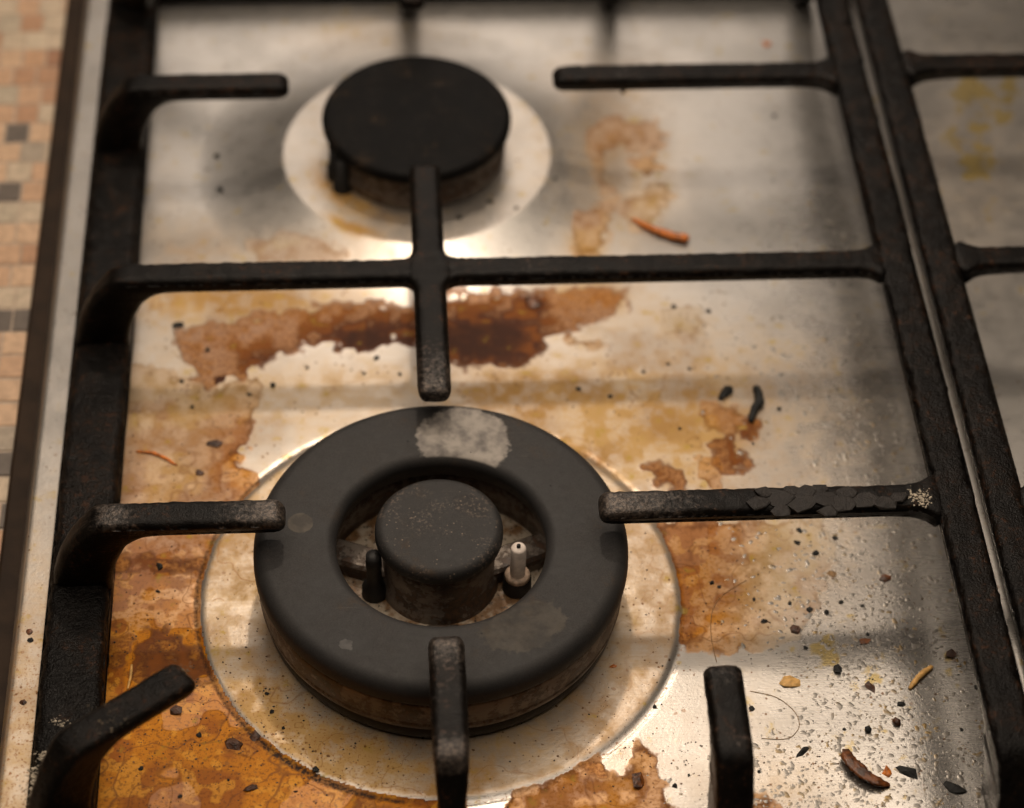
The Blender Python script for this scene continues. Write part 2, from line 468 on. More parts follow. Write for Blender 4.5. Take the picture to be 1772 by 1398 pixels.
burn_polys = [
  ([(300, 588), (325, 560), (400, 548), (480, 535), (560, 524), (640, 518), (700, 532), (730, 520), (790, 508), (850, 500), (890, 505), (960, 500), (1040, 494), (1086, 500),
    (1080, 536), (1040, 550), (990, 572), (950, 590), (935, 616), (900, 642), (870, 630), (830, 640), (780, 632), (725, 602), (680, 590), (640, 606), (618, 620), (600, 605),
    (540, 598), (510, 605), (470, 622), (450, 642), (420, 656), (390, 655), (360, 670), (335, 652), (318, 622)],
   lambda: np.clip(.42+blob(660, 585, 190, 45, .45)+blob(860, 590, 110, 60, .50)+blob(450, 630, 60, 28, .30)+blob(620, 590, 30, 26, .2)+blob(920, 525, 32, 22, .35)-blob(400, 560, 130, 28, .14), 0, .96)),
  ([(210, 968), (260, 955), (300, 970), (356, 968), (356, 992), (305, 986), (282, 1003), (240, 988), (200, 990)], .70),
  ([(236, 1112), (268, 1086), (300, 1094), (330, 1120), (374, 1120), (380, 1172), (330, 1182), (290, 1160), (255, 1180), (212, 1166)], .72),
  ([(185, 1110), (225, 1105), (228, 1150), (205, 1162), (180, 1150)], .62),
  ([(1118, 812), (1140, 806), (1180, 810), (1192, 834), (1166, 849), (1140, 838)], .62),
  ([(1228, 756), (1270, 754), (1296, 800), (1282, 816), (1250, 815), (1240, 786)], .68),
  ([(1275, 735), (1300, 722), (1312, 735), (1298, 762), (1280, 765)], .7),
  ([(352, 648), (378, 640), (400, 644), (388, 660), (356, 668)], .95),
  ([(1165, 1096), (1200, 1085), (1205, 1104), (1180, 1116)], .5),
  ([(1010, 1316), (1040, 1325), (1048, 1342), (1020, 1338)], .4),
  ([(400, 1268), (455, 1262), (470, 1290), (430, 1310), (390, 1296)], .5),
  ([(600, 1375), (640, 1368), (660, 1398), (600, 1420)], .55),
  ([(905, 518), (930, 515), (948, 532), (930, 545), (908, 535)], .95),
]
amber_d, amber_s = combine(amber_polys)
burn_d, burn_s = combine(burn_polys)
wash = (blob(300, 760, 170, 150, .30)+blob(560, 700, 130, 60, .10)+blob(1050, 760, 210, 110, .50)+blob(1200, 640, 200, 70, .22)+blob(600, 660, 150, 40, .18)+blob(880, 670, 120, 40, .28)+blob(420, 520, 190, 34, .62)+blob(1010, 510, 90, 30, .45)
        +blob(560, 430, 170, 40, .18)+blob(330, 430, 90, 50, .22)+blob(280, 330, 40, 120, .06)+blob(1250, 970, 190, 120, .30)+blob(1230, 760, 90, 70, .30)+blob(1080, 1330, 60, 60, .15)
        +blob(640, 60, 120, 40, .15)+blob(760, 700, 500, 90, .16)+blob(300, 560, 100, 60, .12)+blob(1100, 560, 160, 50, .18)+blob(1050, 260, 90, 130, .22)+blob(1430, 800, 110, 200, .12)+blob(1250, 1250, 160, 100, .07)+blob(1030, 140, 90, 40, .12)+blob(1100, 330, 90, 110, .16)+blob(1010, 430, 40, 30, .4)+blob(1330, 1370, 130, 50, .2)+blob(1680, 300, 120, 200, .12))
wash = wash*1.5
rb = np.hypot(P3[:, 0], P3[:, 1]); ang = np.degrees(np.arctan2(P3[:, 1], P3[:, 0]))
ondisc = sstep(85.5, 83.5, rb)
# the raised plate of the large burner is a cleaner piece of steel, dirty at its front left
amber_d = np.where(rb < 85.6, np.maximum(amber_d, (85.6-rb)*18), amber_d); burn_d = np.where(rb < 85.6, np.maximum(burn_d, (85.6-rb)*18), burn_d)
dirtyarc = np.exp(-((ang+122)/32)**2)
wash = wash*(1-ondisc)+ondisc*(.46+.65*dirtyarc*sstep(58, 78, rb)+.22*np.exp(-((ang-165)/40)**2)+.12*np.exp(-((ang-20)/40)**2)+.10*np.exp(-((ang+60)/30)**2))
grime = dirtyarc*ondisc*1.0+.75*sstep(1200, 1330, V_)*sstep(760, 500, U_)*(1-ondisc)+.35*sstep(950, 1150, V_)*sstep(400, 200, U_)
groove = np.exp(-((rb-86.9)/1.25)**2)*np.where(ang > -60, np.where(ang < 120, .55, .95), np.where(ang > -100, .5, .95))
grime = grime+1.9*groove
rs_ = np.hypot(P3[:, 0]-SML[0], P3[:, 1]-SML[1])
angs = np.degrees(np.arctan2(P3[:, 1]-SML[1], P3[:, 0]-SML[0]))
wash = wash+np.exp(-((rs_-42)/5)**2)*np.exp(-((angs+135)/28)**2)*1.2+np.exp(-((rs_-54)/3)**2)*np.exp(-((angs+122)/12)**2)*.9
onrim = sstep(-134, -137, P3[:, 0])
wash = wash*(1-onrim)+onrim*(.03+.50*sstep(700, 1300, V_)); grime = grime*(1-onrim)+onrim*(.15+.75*sstep(950, 1250, V_))
wash = wash+sstep(57.5, 56.0, rs_)*.12
yellow = blob(1680, 160, 30, 30, .9)+blob(1745, 165, 20, 35, .7)+blob(1688, 285, 34, 28, .9)+blob(1692, 215, 30, 26, .55)+blob(1650, 240, 20, 14, .4)+blob(1735, 210, 14, 12, .45)+blob(1430, 1140, 20, 14, .6)+blob(1425, 1118, 35, 22, .45)+blob(1510, 1178, 22, 16, .5)+blob(1640, 1135, 10, 14, .5)
grease = np.clip(blob(1530, 1150, 150, 270, 1.0, -8)+blob(1480, 750, 90, 190, .9, -6)+blob(1330, 620, 130, 120, .35)+blob(1420, 400, 90, 90, .5)+blob(1450, 1360, 230, 90, 1.0)+blob(1340, 980, 90, 120, .3), 0, 1)

def fbm(scale, octs=4, gain=.55, seed=0):
    g = np.random.default_rng(100+seed); out = np.zeros(len(P3)); amp = 1.0; tot = 0.0
    for o in range(octs):
        u = (P3[:, 0]+200)*scale; v = (P3[:, 1]+200)*scale
        n_ = int(max(u.max(), v.max()))+3; L_ = g.random((n_, n_))
        i = u.astype(int); j = v.astype(int); fu = u-i; fv = v-j
        fu = fu*fu*fu*(fu*(fu*6-15)+10); fv = fv*fv*fv*(fv*(fv*6-15)+10)
        out += amp*((L_[i, j]*(1-fu)+L_[i+1, j]*fu)*(1-fv)+(L_[i, j+1]*(1-fu)+L_[i+1, j+1]*fu)*fv)
        tot += amp; amp *= gain; scale *= 2.03
    return (out/tot-.5)*.85+.5
nx, ny = len(xs), len(ys)
idx = np.arange(nx*ny).reshape(ny, nx)
F = np.stack([idx[:-1, :-1], idx[:-1, 1:], idx[1:, 1:], idx[1:, :-1]], -1).reshape(-1, 4)
me = bpy.data.meshes.new('hob_top')
me.vertices.add(nx*ny); me.vertices.foreach_set('co', (P3*MM).astype(np.float32).ravel())
me.loops.add(F.size); me.loops.foreach_set('vertex_index', F.ravel().astype(np.int32))
me.polygons.add(len(F)); me.polygons.foreach_set('loop_start', np.arange(0, F.size, 4, dtype=np.int32)); me.polygons.foreach_set('loop_total', np.full(len(F), 4, dtype=np.int32))
me.update(calc_edges=True); me.polygons.foreach_set('use_smooth', np.ones(len(F), bool)); me.materials.append(STEEL)
for k, a in dict(amber_d=amber_d, amber_s=amber_s, burn_d=burn_d, burn_s=burn_s, wash=wash, grime=grime, yellow=yellow, grease=grease,
                   n_big=fbm(.05, 4, .55, 1), n_mid=fbm(.22, 2, .5, 2), n_hole=fbm(.045, 3, .5, 8), n_tide=fbm(.06, 3, .5, 3), n_spk=fbm(.12, 2, .5, 4)).items():
    t = me.attributes.new(k, 'FLOAT', 'POINT'); t.data.foreach_set('value', a.astype(np.float32))
hob = bpy.data.objects.new('hob_top', me); COL.objects.link(hob)
strip_mat = plain('edge_strip', (0.030, 0.017, 0.009), .7, var=.4, scale=.08, spec=.2)
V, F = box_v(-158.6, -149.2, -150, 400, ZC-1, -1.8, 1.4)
mesh_obj('edge_strip', V, F, strip_mat, hob, smooth=False)  # dark brown strip between the rim and the worktop
tag(hob, 'pressed stainless steel hob top covered in orange and brown burnt stains', 'hob')

# ------------------------------------------------------------------ cast iron grates
def resample(pts, step):
    out = []
    n = len(pts)
    for i in range(n):
        a = np.array(pts[i], float); b = np.array(pts[(i+1) % n], float)
        k = max(1, int(round(np.linalg.norm(b-a)/step)))
        for j in range(k): out.append(a+(b-a)*j/k)
    return np.array(out)
def smooth_closed(P, it):
    for _ in range(it): P = .25*np.roll(P, 1, 0)+.5*P+.25*np.roll(P, -1, 0)
    return P
def web(name, outline, origin, direction, hw, parent, loc, mat=None, rho=2.6, draft=.018, flares=(), tips=(), rough=.22, seed=0.0, step=1.6, sm=3, ztop=48.0):
    """a cast bar: outline (s, z) in the vertical plane along direction, extruded sideways with rounded edges"""
    P = smooth_closed(resample(outline, step), sm)
    T = np.roll(P, -1, 0)-np.roll(P, 1, 0); T /= np.linalg.norm(T, axis=1)[:, None]+1e-9
    area2 = np.sum(P[:, 0]*np.roll(P[:, 1], -1)-np.roll(P[:, 0], -1)*P[:, 1])
    Nn = np.stack([T[:, 1], -T[:, 0]], 1)*(1 if area2 > 0 else -1)        # outward
    d = np.array(direction, float); d /= np.linalg.norm(d); perp = np.array([-d[1], d[0]])
    layers = []
    for th in (0, 22, 45, 68, 90): layers.append((-1, -(1-math.sin(math.radians(th))), -math.cos(math.radians(th))))
    layers = [(-1, th) for th in (0, 22, 45, 68, 90)]+[(0, t) for t in (-.5, 0, .5)]+[(1, th) for th in (90, 68, 45, 22, 0)]
    V = []; wear = []
    n = len(P)
    for sd, th in layers:
        for i in range(n):
            s, z = P[i]
            w = hw*(1-draft*max(0.0, ztop-z)) if z > ztop-14 else hw*(1-draft*14)
            if sd == 0: lat = (w-rho)*th*2*.5; ins = 0.0
            else:
                lat = sd*(w-rho+rho*math.cos(math.radians(th))); ins = rho*(1-math.sin(math.radians(th)))
            ss = s-Nn[i, 0]*ins; zz = z-Nn[i, 1]*ins
            x = origin[0]+d[0]*ss+perp[0]*lat; y = origin[1]+d[1]*ss+perp[1]*lat
            nv = mnoise.noise(Vector((x*.23, y*.23, zz*.23+seed)))*rough*.7+mnoise.noise(Vector((x*.6, y*.6, zz*.6+seed)))*rough*.8
            x += nv*perp[0]*np.sign(lat); y += nv*perp[1]*np.sign(lat); zz += nv
            V.append((x-loc[0], y-loc[1], zz-loc[2]))
            wv = 0.0
            for s0, amt, L in tips: wv = max(wv, amt*max(0.0, 1-abs(s-s0)/L))
            wear.append(wv*(1.0 if z > ztop-5 else .35))
    F = []
    m_ = len(layers)
    for k in range(m_-1):
        for i in range(n):
            j = (i+1) % n
            F.append((k*n+i, k*n+j, (k+1)*n+j, (k+1)*n+i))
    from mathutils.geometry import tessellate_polygon
    for k in (0, m_-1):
        Q = P-Nn*rho
        for tri in tessellate_polygon([[Vector((float(a_), float(b_), 0)) for a_, b_ in Q]]): F.append(tuple(k*n+i for i in tri))
    o = mesh_obj(name, V, F, mat or IRON, parent, (0, 0, 0), attrs=dict(wear=wear))
    if flares:
        bm = bmesh.new(); bm.from_mesh(o.data)
        d3 = Vector((d[0], d[1], 0)); o3 = Vector((origin[0]-loc[0], origin[1]-loc[1], 0))*MM; p3_ = Vector((perp[0], perp[1], 0))
        for s0, amt, L, pl in flares:
            for k in (4, 5.5, 7, 8.5, 10, 12, 14):
                for sg in (-1, 1):
                    bmesh.ops.bisect_plane(bm, geom=bm.verts[:]+bm.edges[:]+bm.faces[:], plane_co=o3+d3*((s0+sg*k)*MM), plane_no=d3)
        for v in bm.verts:
            s = (v.co-o3).dot(d3)/MM; lat = (v.co-o3).dot(p3_)/MM
            e = 0.0
            for s0, amt, L, pl in flares: e += amt*max(0.0, 1-max(0.0, abs(s-s0)-pl)/(L-pl))**2.4
            if abs(lat) > 1.0: v.co += p3_*(e*MM*max(-1.0, min(1.0, lat/(hw-rho*.4))))
        bm.to_mesh(o.data); bm.free()
        o.data.polygons.foreach_set('use_smooth', [True]*len(o.data.polygons))
    fix_normals(o)
    return o

ZT, ZB = 48.0, 40.0
def finger_outline(tip, elbow, sgn, foot=True):
    """runs from tip to elbow (signed s) and turns down into a riser"""
    e = elbow; k = sgn
    top = [(tip, ZT-3.2), (tip+k*1.2, ZT-.8), (tip+k*3, ZT)]
    return top+[(e-k*2, ZT), (e+k*1.5, ZT-.8), (e+k*9, ZT-9.5), (e+k*14, ZT-19), (e+k*17.5, ZT-30), (e+k*18.5, 3), (e-k*2, 3),
                (e-k*3, 17), (e-k*5.5, 26), (e-k*9.5, 34.5), (e-k*15.5, ZB-.6), (e-k*23, ZB), (tip+k*2.5, ZB), (tip, ZB+2.2)]

GB = (-126.0, -4.0, 3.0)
grate = empty('pan_support_grate', (25, 117, 0))
gl = (25, 117, 0)
tag(grate, 'blackened cast iron pan support standing over both burners', 'grate', 'cast iron pan supports')
YM = 117.0            # mirror line of the grate (front/back)
# rails
web('side_rail', [(-116, 14.5), (350, 14.5), (350, 1.5), (-116, 1.5)], (-126.3, 0), (0, 1), 10.6, grate, gl, mat=IRON_CRUST, rho=3.5, draft=0, rough=.8, seed=3, step=3, sm=1)
web('front_rail', [(-128, 14.0), (178, 14.0), (178, 1.5), (-128, 1.5)], (0, -117.5), (1, 0), 8, grate, gl, rho=3, draft=0, rough=.4, seed=4, step=3, sm=1)
web('back_rail', [(-128, 14.0), (178, 14.0), (178, 1.5), (-128, 1.5)], (0, 352), (1, 0), 8, grate, gl, rho=3, draft=0, rough=.4, seed=5, step=3, sm=1)
def rail_outline():
    a = [(-102, ZT), (-105.5, ZT-1.2), (-112, 39), (-118, 26), (-121, 12), (-121, 1.5), (-101, 1.5), (-97, 14), (-91, 26), (-82, 34), (-70, 36.5)]
    b = [(2*YM-s, z) for s, z in a[::-1]]
    return a+b
web('high_rail', rail_outline(), (178.1, 0), (0, 1), 6.5, grate, gl, mat=IRON_CRUST, rho=2.4, rough=.9, seed=6, step=2.2)
# crossbar
o_ = finger_outline(171, -118, -1)   # the crossbar ends in a riser on the left like the fingers
web('crossbar', [(174, ZT-.4), (171, ZT-.3)]+o_[3:-2]+[(174, ZB)], (0, 120.2), (1, 0), 5.6, grate, gl, seed=7, rough=.3,
    flares=((0, 3.2, 12, 5.5), (171, 4.0, 9, 0)), tips=((40, .42, 90),))
# burner fingers from the left
web('finger', finger_outline(-53, -117.5, -1), (0, 2.2), (1, 0), 5.8, grate, gl, seed=8, tips=((-53, 1.0, 40), (-112, .85, 16)))
web('finger', finger_outline(-54, -119, -1), (0, 232.0), (1, 0), 5.6, grate, gl, seed=9, tips=((-54, .3, 20),))
# burner fingers from the high rail
def stub_outline(tip, root):
    return [(tip, ZT-3.2), (tip+1.2, ZT-.8), (tip+3, ZT), (root, ZT-.2), (root, ZB-3), (root-8, ZB-1.2), (root-18, ZB), (tip+2.5, ZB), (tip, ZB+2.2)]
web('finger', stub_outline(54, 174), (0, 1.8), (1, 0), 5.7, grate, gl, seed=10, rough=.34, flares=((171, 4.2, 10, 0),), tips=((54, 1.0, 62),))
web('finger', stub_outline(54, 174), (0, 234.0), (1, 0), 5.5, grate, gl, seed=11, rough=.3, flares=((171, 4.2, 10, 0),), tips=((84, .5, 24),))
# middle fingers on the crossbar
def double_outline(t0, t1):
    return [(t0, ZT-4), (t0+1.5, ZT-1), (t0+4, ZT+.15), (t1-4, ZT+.15), (t1-1.5, ZT-1), (t1, ZT-4), (t1-1.5, ZB+.6), (t1-5, ZB), (t0+7, ZB), (t0+3, ZB+.6)]
web('finger', double_outline(54, 181), (-.4, 0), (0, 1), 6.0, grate, gl, seed=12, flares=((120, 3.2, 12, 5),), tips=((54, .8, 55), (150, .25, 40)))
# fingers rising from the front and back rails
web('finger', finger_outline(-51.5, -99, -1), (-.4, 0), (0, 1), 5.9, grate, gl, seed=13, tips=((-51, .95, 30), (-99, 1.0, 14), (-75, .45, 40)))
web('finger', finger_outline(2*YM+49, 2*YM+99, 1), (-2.4, 0), (0, 1), 5.9, grate, gl, seed=14)
web('finger', finger_outline(-66.5, -102.5, -1), (88.6, 0), (0, 1), 6.1, grate, gl, seed=15, rough=.4, draft=.0, tips=((-70, .55, 22), (-98, .5, 16)))
web('finger', finger_outline(2*YM+66, 2*YM+102, 1), (88.6, 0), (0, 1), 6.1, grate, gl, seed=16)
# diagonal corner fingers
dv = np.array([-120.5+83, -91.5+64]); L = np.linalg.norm(dv); dv /= L
web('finger', finger_outline(0, L-1, 1), (-83.5, -63.5), dv, 6.2, grate, gl, seed=17, mat=IRON_CRUST, tips=((3, .35, 12),))
web('finger', finger_outline(0, L-1, 1), (-83.5, 2*YM+63.5), (dv[0], -dv[1]), 6.2, grate, gl, seed=18)

grate2 = empty('pan_support_grate', (345, 117, 0)); gl = (345, 117, 0)
tag(grate2, 'neighbouring cast iron pan support cut off by the right picture edge', 'grate', 'cast iron pan supports')
web('high_rail', rail_outline(), (195.2, 0), (0, 1), 6.6, grate2, gl, mat=IRON_CRUST, rho=2.6, rough=.7, seed=26, step=2.2)
for yy, sd in ((120.8, 27), (238, 28), (-3, 29)):
    web('crossbar', [(200, ZT-.3), (345, ZT-.3), (345, ZB), (222, ZB), (210, ZB-1.2), (200, ZB-3)], (0, yy), (1, 0), 5.4, grate2, gl, seed=sd, flares=((204, 4.2, 10, 0),))

# re-centre the grate meshes on their empties
for g, l in ((grate, (25, 117, 0)), (grate2, (345, 117, 0))): pass

# ------------------------------------------------------------------ large double-ring burner
b0 = (0, 0, 1.0)
burner = empty('gas_burner', b0)
tag(burner, 'large ring-shaped gas burner with matt black cap and round middle cap', 'burner')
def loc(p): return p
pp = at(803, 762, 33); p2 = at(520, 905, 33); p3 = at(905, 1085, 33); p4 = at(600, 1115, 33)
CAPM = mat_enamel('black_cap_enamel', patches=[
    (pp[0], pp[1], 16.5, 16.5, .1, (0.36, 0.325, 0.285), .92, .20),
    (p3[0], p3[1], 15, 10, .35, (0.085, 0.072, 0.055), .6, .3),
    (p2[0], p2[1], 4.4, 4.6, 0, (0.12, 0.10, 0.075), .75, .15),
    (p4[0], p4[1], 2.4, 2.0, 0, (0.13, 0.125, 0.12), .7, .8)])
z0 = -1.0
SOOT = plain('sooty_metal', (0.008, 0.0065, 0.0055), .6, var=.4, scale=.5, bump=.3)
prof = [(39.5, 21+z0), (37.4, 24+z0), (36.6, 28+z0)]+arc(40.4, 29.0+z0, 4.0, 180, 90, 7)+[(46, 33.1+z0), (52, 33.1+z0)]+arc(60.0, 28.0+z0, 5.1, 90, 0, 9)+[(65.2, 25.6+z0), (64.9, 24.7+z0), (62, 24.4+z0), (50, 24.0+z0)]
lathe('ring_cap', prof, CAPM, burner, seg=160, closed=True)
prof = [(40, 22.5+z0), (62.6, 23.9+z0), (64.0, 23.6+z0), (64.3, 22.5+z0), (64.0, 12.8+z0), (63.7, 12.3+z0), (64.1, 11.8+z0), (63.6, 9.2+z0), (60.2, 7.6+z0), (59.5, 2.2+z0), (42, 2.4+z0), (41.5, 10+z0)]
lathe('ring_body', prof, ALLOY, burner, seg=160, closed=True, jitter=.12)
lathe('shade_foot', [(60.0, 9.5+z0), (62.8, 9.0+z0), (62.6, 3.0+z0), (61.2, 1.4+z0)], SOOT, burner, seg=128)  # near-black foot puts the shadow of the gap under the ring into colour
lathe('floor_plate', [(0.0, 3.6+z0), (43, 3.6+z0)], FLOOR, burner, seg=64)
CC = (-.6, 5.8, 0.0)
CMAT = mat_enamel('speckled_cap_enamel', patches=[(CC[0]*0+11.5, 8.0, 7.0, 5.0, -.5, (0.03, 0.027, 0.025), .7, .35)], speck=.75, dark=.95)
lathe('middle_cap', [(0.0, 33.6+z0), (8, 33.5+z0), (15, 33.3+z0)]+arc(19.2, 30.2+z0, 3.2, 90, 0, 6)+[(22.4, 28.2+z0), (21.9, 27.4+z0), (19.5, 27.0+z0)], CMAT, burner, loc=CC, seg=96)
lathe('middle_body', [(19.5, 27.3+z0), (19.9, 26.8+z0), (20.0, 18+z0), (19.6, 9+z0), (20.6, 8+z0), (21.4, 3.7+z0)], ALLOY, burner, loc=CC, seg=96, jitter=.15)
# bridges that feed the outer ring
for a in (22, 158, 270):
    ca, sa = math.cos(math.radians(a)), math.sin(math.radians(a))
    V, F = box_v(17, 43, -5.5, 5.5, 3.4+z0, 10.5+z0 if a != 270 else 7+z0, 1.2)
    V = [(x*ca-y*sa, x*sa+y*ca, z) for x, y, z in V]
    mesh_obj('gas_channel', V, F, ALLOY, burner, smooth=False)
CERAM = plain('white_ceramic', (0.80, 0.70, 0.62), .35, var=.2, scale=.4, bump=.05)
BRASS = plain('scorched_collar', (0.55, 0.40, 0.29), .5, var=.45, scale=.6, bump=.2)
sp = empty('spark_plug', (0, 0, 0)); sp.parent = burner; sp.location = (27.0*MM, 0.2*MM, 0)
lathe('plug_base', [(5.2, 3.6+z0), (5.0, 9.4+z0), (4.3, 10.2+z0)], SOOT, sp, seg=32)
lathe('collar', [(4.4, 9.6+z0), (4.6, 11.2+z0), (4.2, 12.0+z0), (2.4, 12.0+z0)], BRASS, sp, seg=32)
lathe('ceramic_pin', [(2.75, 11+z0), (2.7, 25.6+z0), (2.3, 26.5+z0), (0.0, 26.6+z0)], CERAM, sp, seg=32)
lathe('electrode', [(.75, 26+z0), (.7, 27.6+z0), (0.0, 27.8+z0)], SOOT, sp, seg=16)
lathe('thermocouple', [(4.6, 3.6+z0), (4.4, 8+z0), (2.8, 9.5+z0), (2.6, 19+z0), (2.9, 19.3+z0), (2.7, 25+z0), (0.0, 25.4+z0)], SOOT, burner, loc=(-23.6, -.5, 0), seg=32)

# ------------------------------------------------------------------ small burner
sb = (SML[0], SML[1], 6.4)
small = empty('gas_burner', sb)
tag(small, 'smaller gas burner with plain round black lid at the back', 'burner')
z0 = -5.9
SCAP = mat_enamel('dull_cap_enamel', patches=[(-17, 12, 10, 7, .5, (0.022, 0.013, 0.010), .6, .5)], dark=.17, sheen=.07, speck=.10)
# small burner
lathe('burner_cap', [(0.0, 27.6+z0), (15, 27.5+z0), (30, 27.1+z0)]+arc(36.6, 24.2+z0, 2.9, 88, 0, 6)+[(39.3, 22.6+z0), (38.8, 22.0+z0), (35, 21.8+z0)], SCAP, small, seg=128)
lathe('burner_body', [(36.0, 21.9+z0), (37.0, 21.4+z0), (37.1, 20+z0), (36.6, 13+z0), (37.4, 12+z0), (37.2, 8+z0), (35.4, 4.2+z0)], ALLOY, small, seg=128, jitter=.15)
tp = at(598, 338, 5)
lathe('thermocouple', [(4.4, 4.2+z0), (4.2, 9+z0), (2.9, 10+z0), (2.8, 21+z0), (0.0, 21.5+z0)], SOOT, small, loc=(tp[0]-SML[0]-1, tp[1]-SML[1]+3, 0), seg=24)
tp = at(572, 318, 5)
lathe('spark_plug', [(3.6, 4.2+z0), (3.4, 12+z0), (2.4, 13+z0), (2.3, 19+z0), (0.0, 19.5+z0)], SOOT, small, loc=(tp[0]-SML[0]+2, tp[1]-SML[1]+3, 0), seg=24)

# ------------------------------------------------------------------ burnt crust, drips and powder on the iron
def zsurf(x, y, z0=0.0):
    """level of the hob top under a measured point"""
    z = z0
    for _ in range(3):
        p_ = at(x, y, z); z = float(hob_z(p_[0], p_[1]))
    return z
def pxmm(x, y, z): return float(np.linalg.norm(at(x+1, y, z)-at(x, y, z)))
CRUST = plain('burnt_crust', (0.020, 0.0155, 0.013), .5, var=.5, scale=.6, bump=.5, spec=.3)
def flake(px, py, w, parent, seed, z=48.2):
    r2 = random.Random(seed); c = at(px, py, z); n = r2.randint(6, 8); rr = w*.5*pxmm(px, py, z)
    t = r2.uniform(.7, 1.25); tx, ty = r2.uniform(-.09, .09), r2.uniform(-.07, .12)
    V = []; F = []
    pts = []
    for i in range(n):
        a = 2*math.pi*(i+r2.uniform(-.3, .3))/n; q_ = rr*r2.uniform(.75, 1.1)
        pts.append((q_*math.cos(a), q_*math.sin(a)*.72))
    for k, (zz, sh) in enumerate(((0, 1.0), (t*.8, 1.0), (t, .82))):
        for x, y in pts: V.append((x*sh, y*sh, zz-.3+tx*x+ty*y+(r2.uniform(-.12, .12) if k == 2 else 0)))
    V.append((0, 0, t-.3+r2.uniform(-.1, .2)))
    for k in range(2):
        for i in range(n): F.append((k*n+i, k*n+(i+1) % n, (k+1)*n+(i+1) % n, (k+1)*n+i))
    for i in range(n): F.append((2*n+i, 2*n+(i+1) % n, 3*n))
    o = mesh_obj('crust_flake', V, F, CRUST, parent, (c[0]-25, c[1]-117, z), smooth=False)
    return o
fl = [(1312, 872, 46), (1345, 862, 60), (1352, 884, 40), (1385, 870, 56), (1395, 852, 46), (1425, 864, 58), (1432, 886, 38), (1460, 872, 50), (1466, 854, 42), (1498, 866, 52), (1530, 872, 44), (1555, 862, 36), (1370, 850, 40), (1322, 854, 36), (1420, 848, 34)]
for i, (x, y, w) in enumerate(fl): flake(x, y, w, grate, 40+i)
# hardened drip under the back right finger
c = at(1078, 158, 38)
V, F = [], []
for k, (r_, z_) in enumerate(((2.6, 3.4), (2.0, 1.2), (1.3, -.8), (.7, -2.6))):
    for i in range(8): V.append((r_*math.cos(i*math.pi/4), r_*math.sin(i*math.pi/4), z_))
V.append((0, 0, -3.4))
for k in range(3):
    for i in range(8): F.append((k*8+i, k*8+(i+1) % 8, (k+1)*8+(i+1) % 8, (k+1)*8+i))
for i in range(8): F.append((24+i, 24+(i+1) % 8, 32))
mesh_obj('hardened_drip', V, F, CRUST, grate, (c[0]-25, 233.0-117, 39.5))

def grains(name, spots, mat, label, count, rmin, rmax, zfun, flat=.6, seed=1):
    """one object of many small loose grains; spots: (px, py, sx, sy, weight)"""
    r2 = random.Random(seed); V = []; F = []
    w = [q_[4] for q_ in spots]
    for _ in range(count):
        x, y, sx, sy, _w = r2.choices(spots, w)[0]
        px, py = r2.gauss(x, sx), r2.gauss(y, sy); z = zfun(px, py); c = at(px, py, z)
        r_ = r2.uniform(rmin, rmax)*r2.choice((1, 1, .7, .6)); a0 = r2.uniform(0, 6.3); b = len(V); n = 5
        el = r2.uniform(.6, 1.0)
        for i in range(n):
            a = a0+2*math.pi*i/n; q_ = r_*r2.uniform(.7, 1.15)
            V.append((c[0]+q_*math.cos(a), c[1]+q_*math.sin(a)*el, z-.05))
        for i in range(n):
            a = a0+.4+2*math.pi*i/n; q_ = r_*r2.uniform(.55, .85)
            V.append((c[0]+q_*math.cos(a), c[1]+q_*math.sin(a)*el, z+r_*flat*r2.uniform(.6, 1.1)))
        for i in range(n): F.append((b+i, b+(i+1) % n, b+n+(i+1) % n, b+n+i))
        F.append(tuple(b+n+i for i in range(n)))
    o = mesh_obj(name, V, F, mat, smooth=False)
    return tag(o, label, name.replace('_', ' '), kind='stuff')
SALT = plain('pale_powder', (0.62, 0.54, 0.42), .8, var=.5, scale=.8)
grains('salt_crumbs', [(1588, 858, 10, 6, 1.0), (1600, 868, 7, 5, .6)], SALT, 'patch of pale salty crumbs stuck to the grate finger near the high rail', 170, .22, .55, lambda x, y: 48.0, seed=3)
grains('flour_residue', [(78, 1308, 9, 5, 1.0), (58, 1345, 7, 10, 1.0), (52, 1375, 6, 14, .7), (98, 1250, 9, 4, .4), (75, 1330, 14, 25, .3)], SALT, 'whitish powdery residue caked on the low side rail at the front left', 260, .2, .55, lambda x, y: 14.6, seed=4)
grains('dried_bits', [(185, 1245, 26, 14, 1.0), (320, 1155, 9, 7, .5)], plain('tan_bits', (0.26, 0.2, 0.13), .8, var=.6), 'tiny tan dried bits sprinkled on the diagonal grate finger', 55, .18, .5, lambda x, y: 48.1, seed=5)

# ------------------------------------------------------------------ loose food bits on the steel
BLK = plain('charred_black', (0.010, 0.010, 0.009), .5, var=.4, scale=.9, bump=.5, spec=.4)
DBR = plain('charred_brown', (0.085, 0.030, 0.011), .42, var=.7, scale=.5, bump=.5, spec=.5)
RBR = plain('burnt_amber', (0.20, 0.060, 0.010), .35, var=.8, scale=.35, bump=.5, coat=.1)
ORG = plain('orange_shred', (0.78, 0.21, 0.012), .4, var=.6, scale=.4, bump=.4)
TAN = plain('straw_coloured', (0.80, 0.46, 0.14), .5, var=.35, scale=.5, bump=.3)
CARM = plain('tan_crumb', (0.36, 0.20, 0.07), .5, var=.5, scale=.5, bump=.4)
def crumb_mesh(seed, sub=1, rough_=.28):
    bm = bmesh.new(); bmesh.ops.create_icosphere(bm, subdivisions=sub, radius=1.0); r2 = random.Random(seed)
    for v in bm.verts:
        k = 1+r2.uniform(-rough_, rough_)*(1.0)
        v.co *= k
        if v.co.z < -.35: v.co.z = -.35
    me = bpy.data.meshes.new('crumb'); bm.to_mesh(me); bm.free(); return me
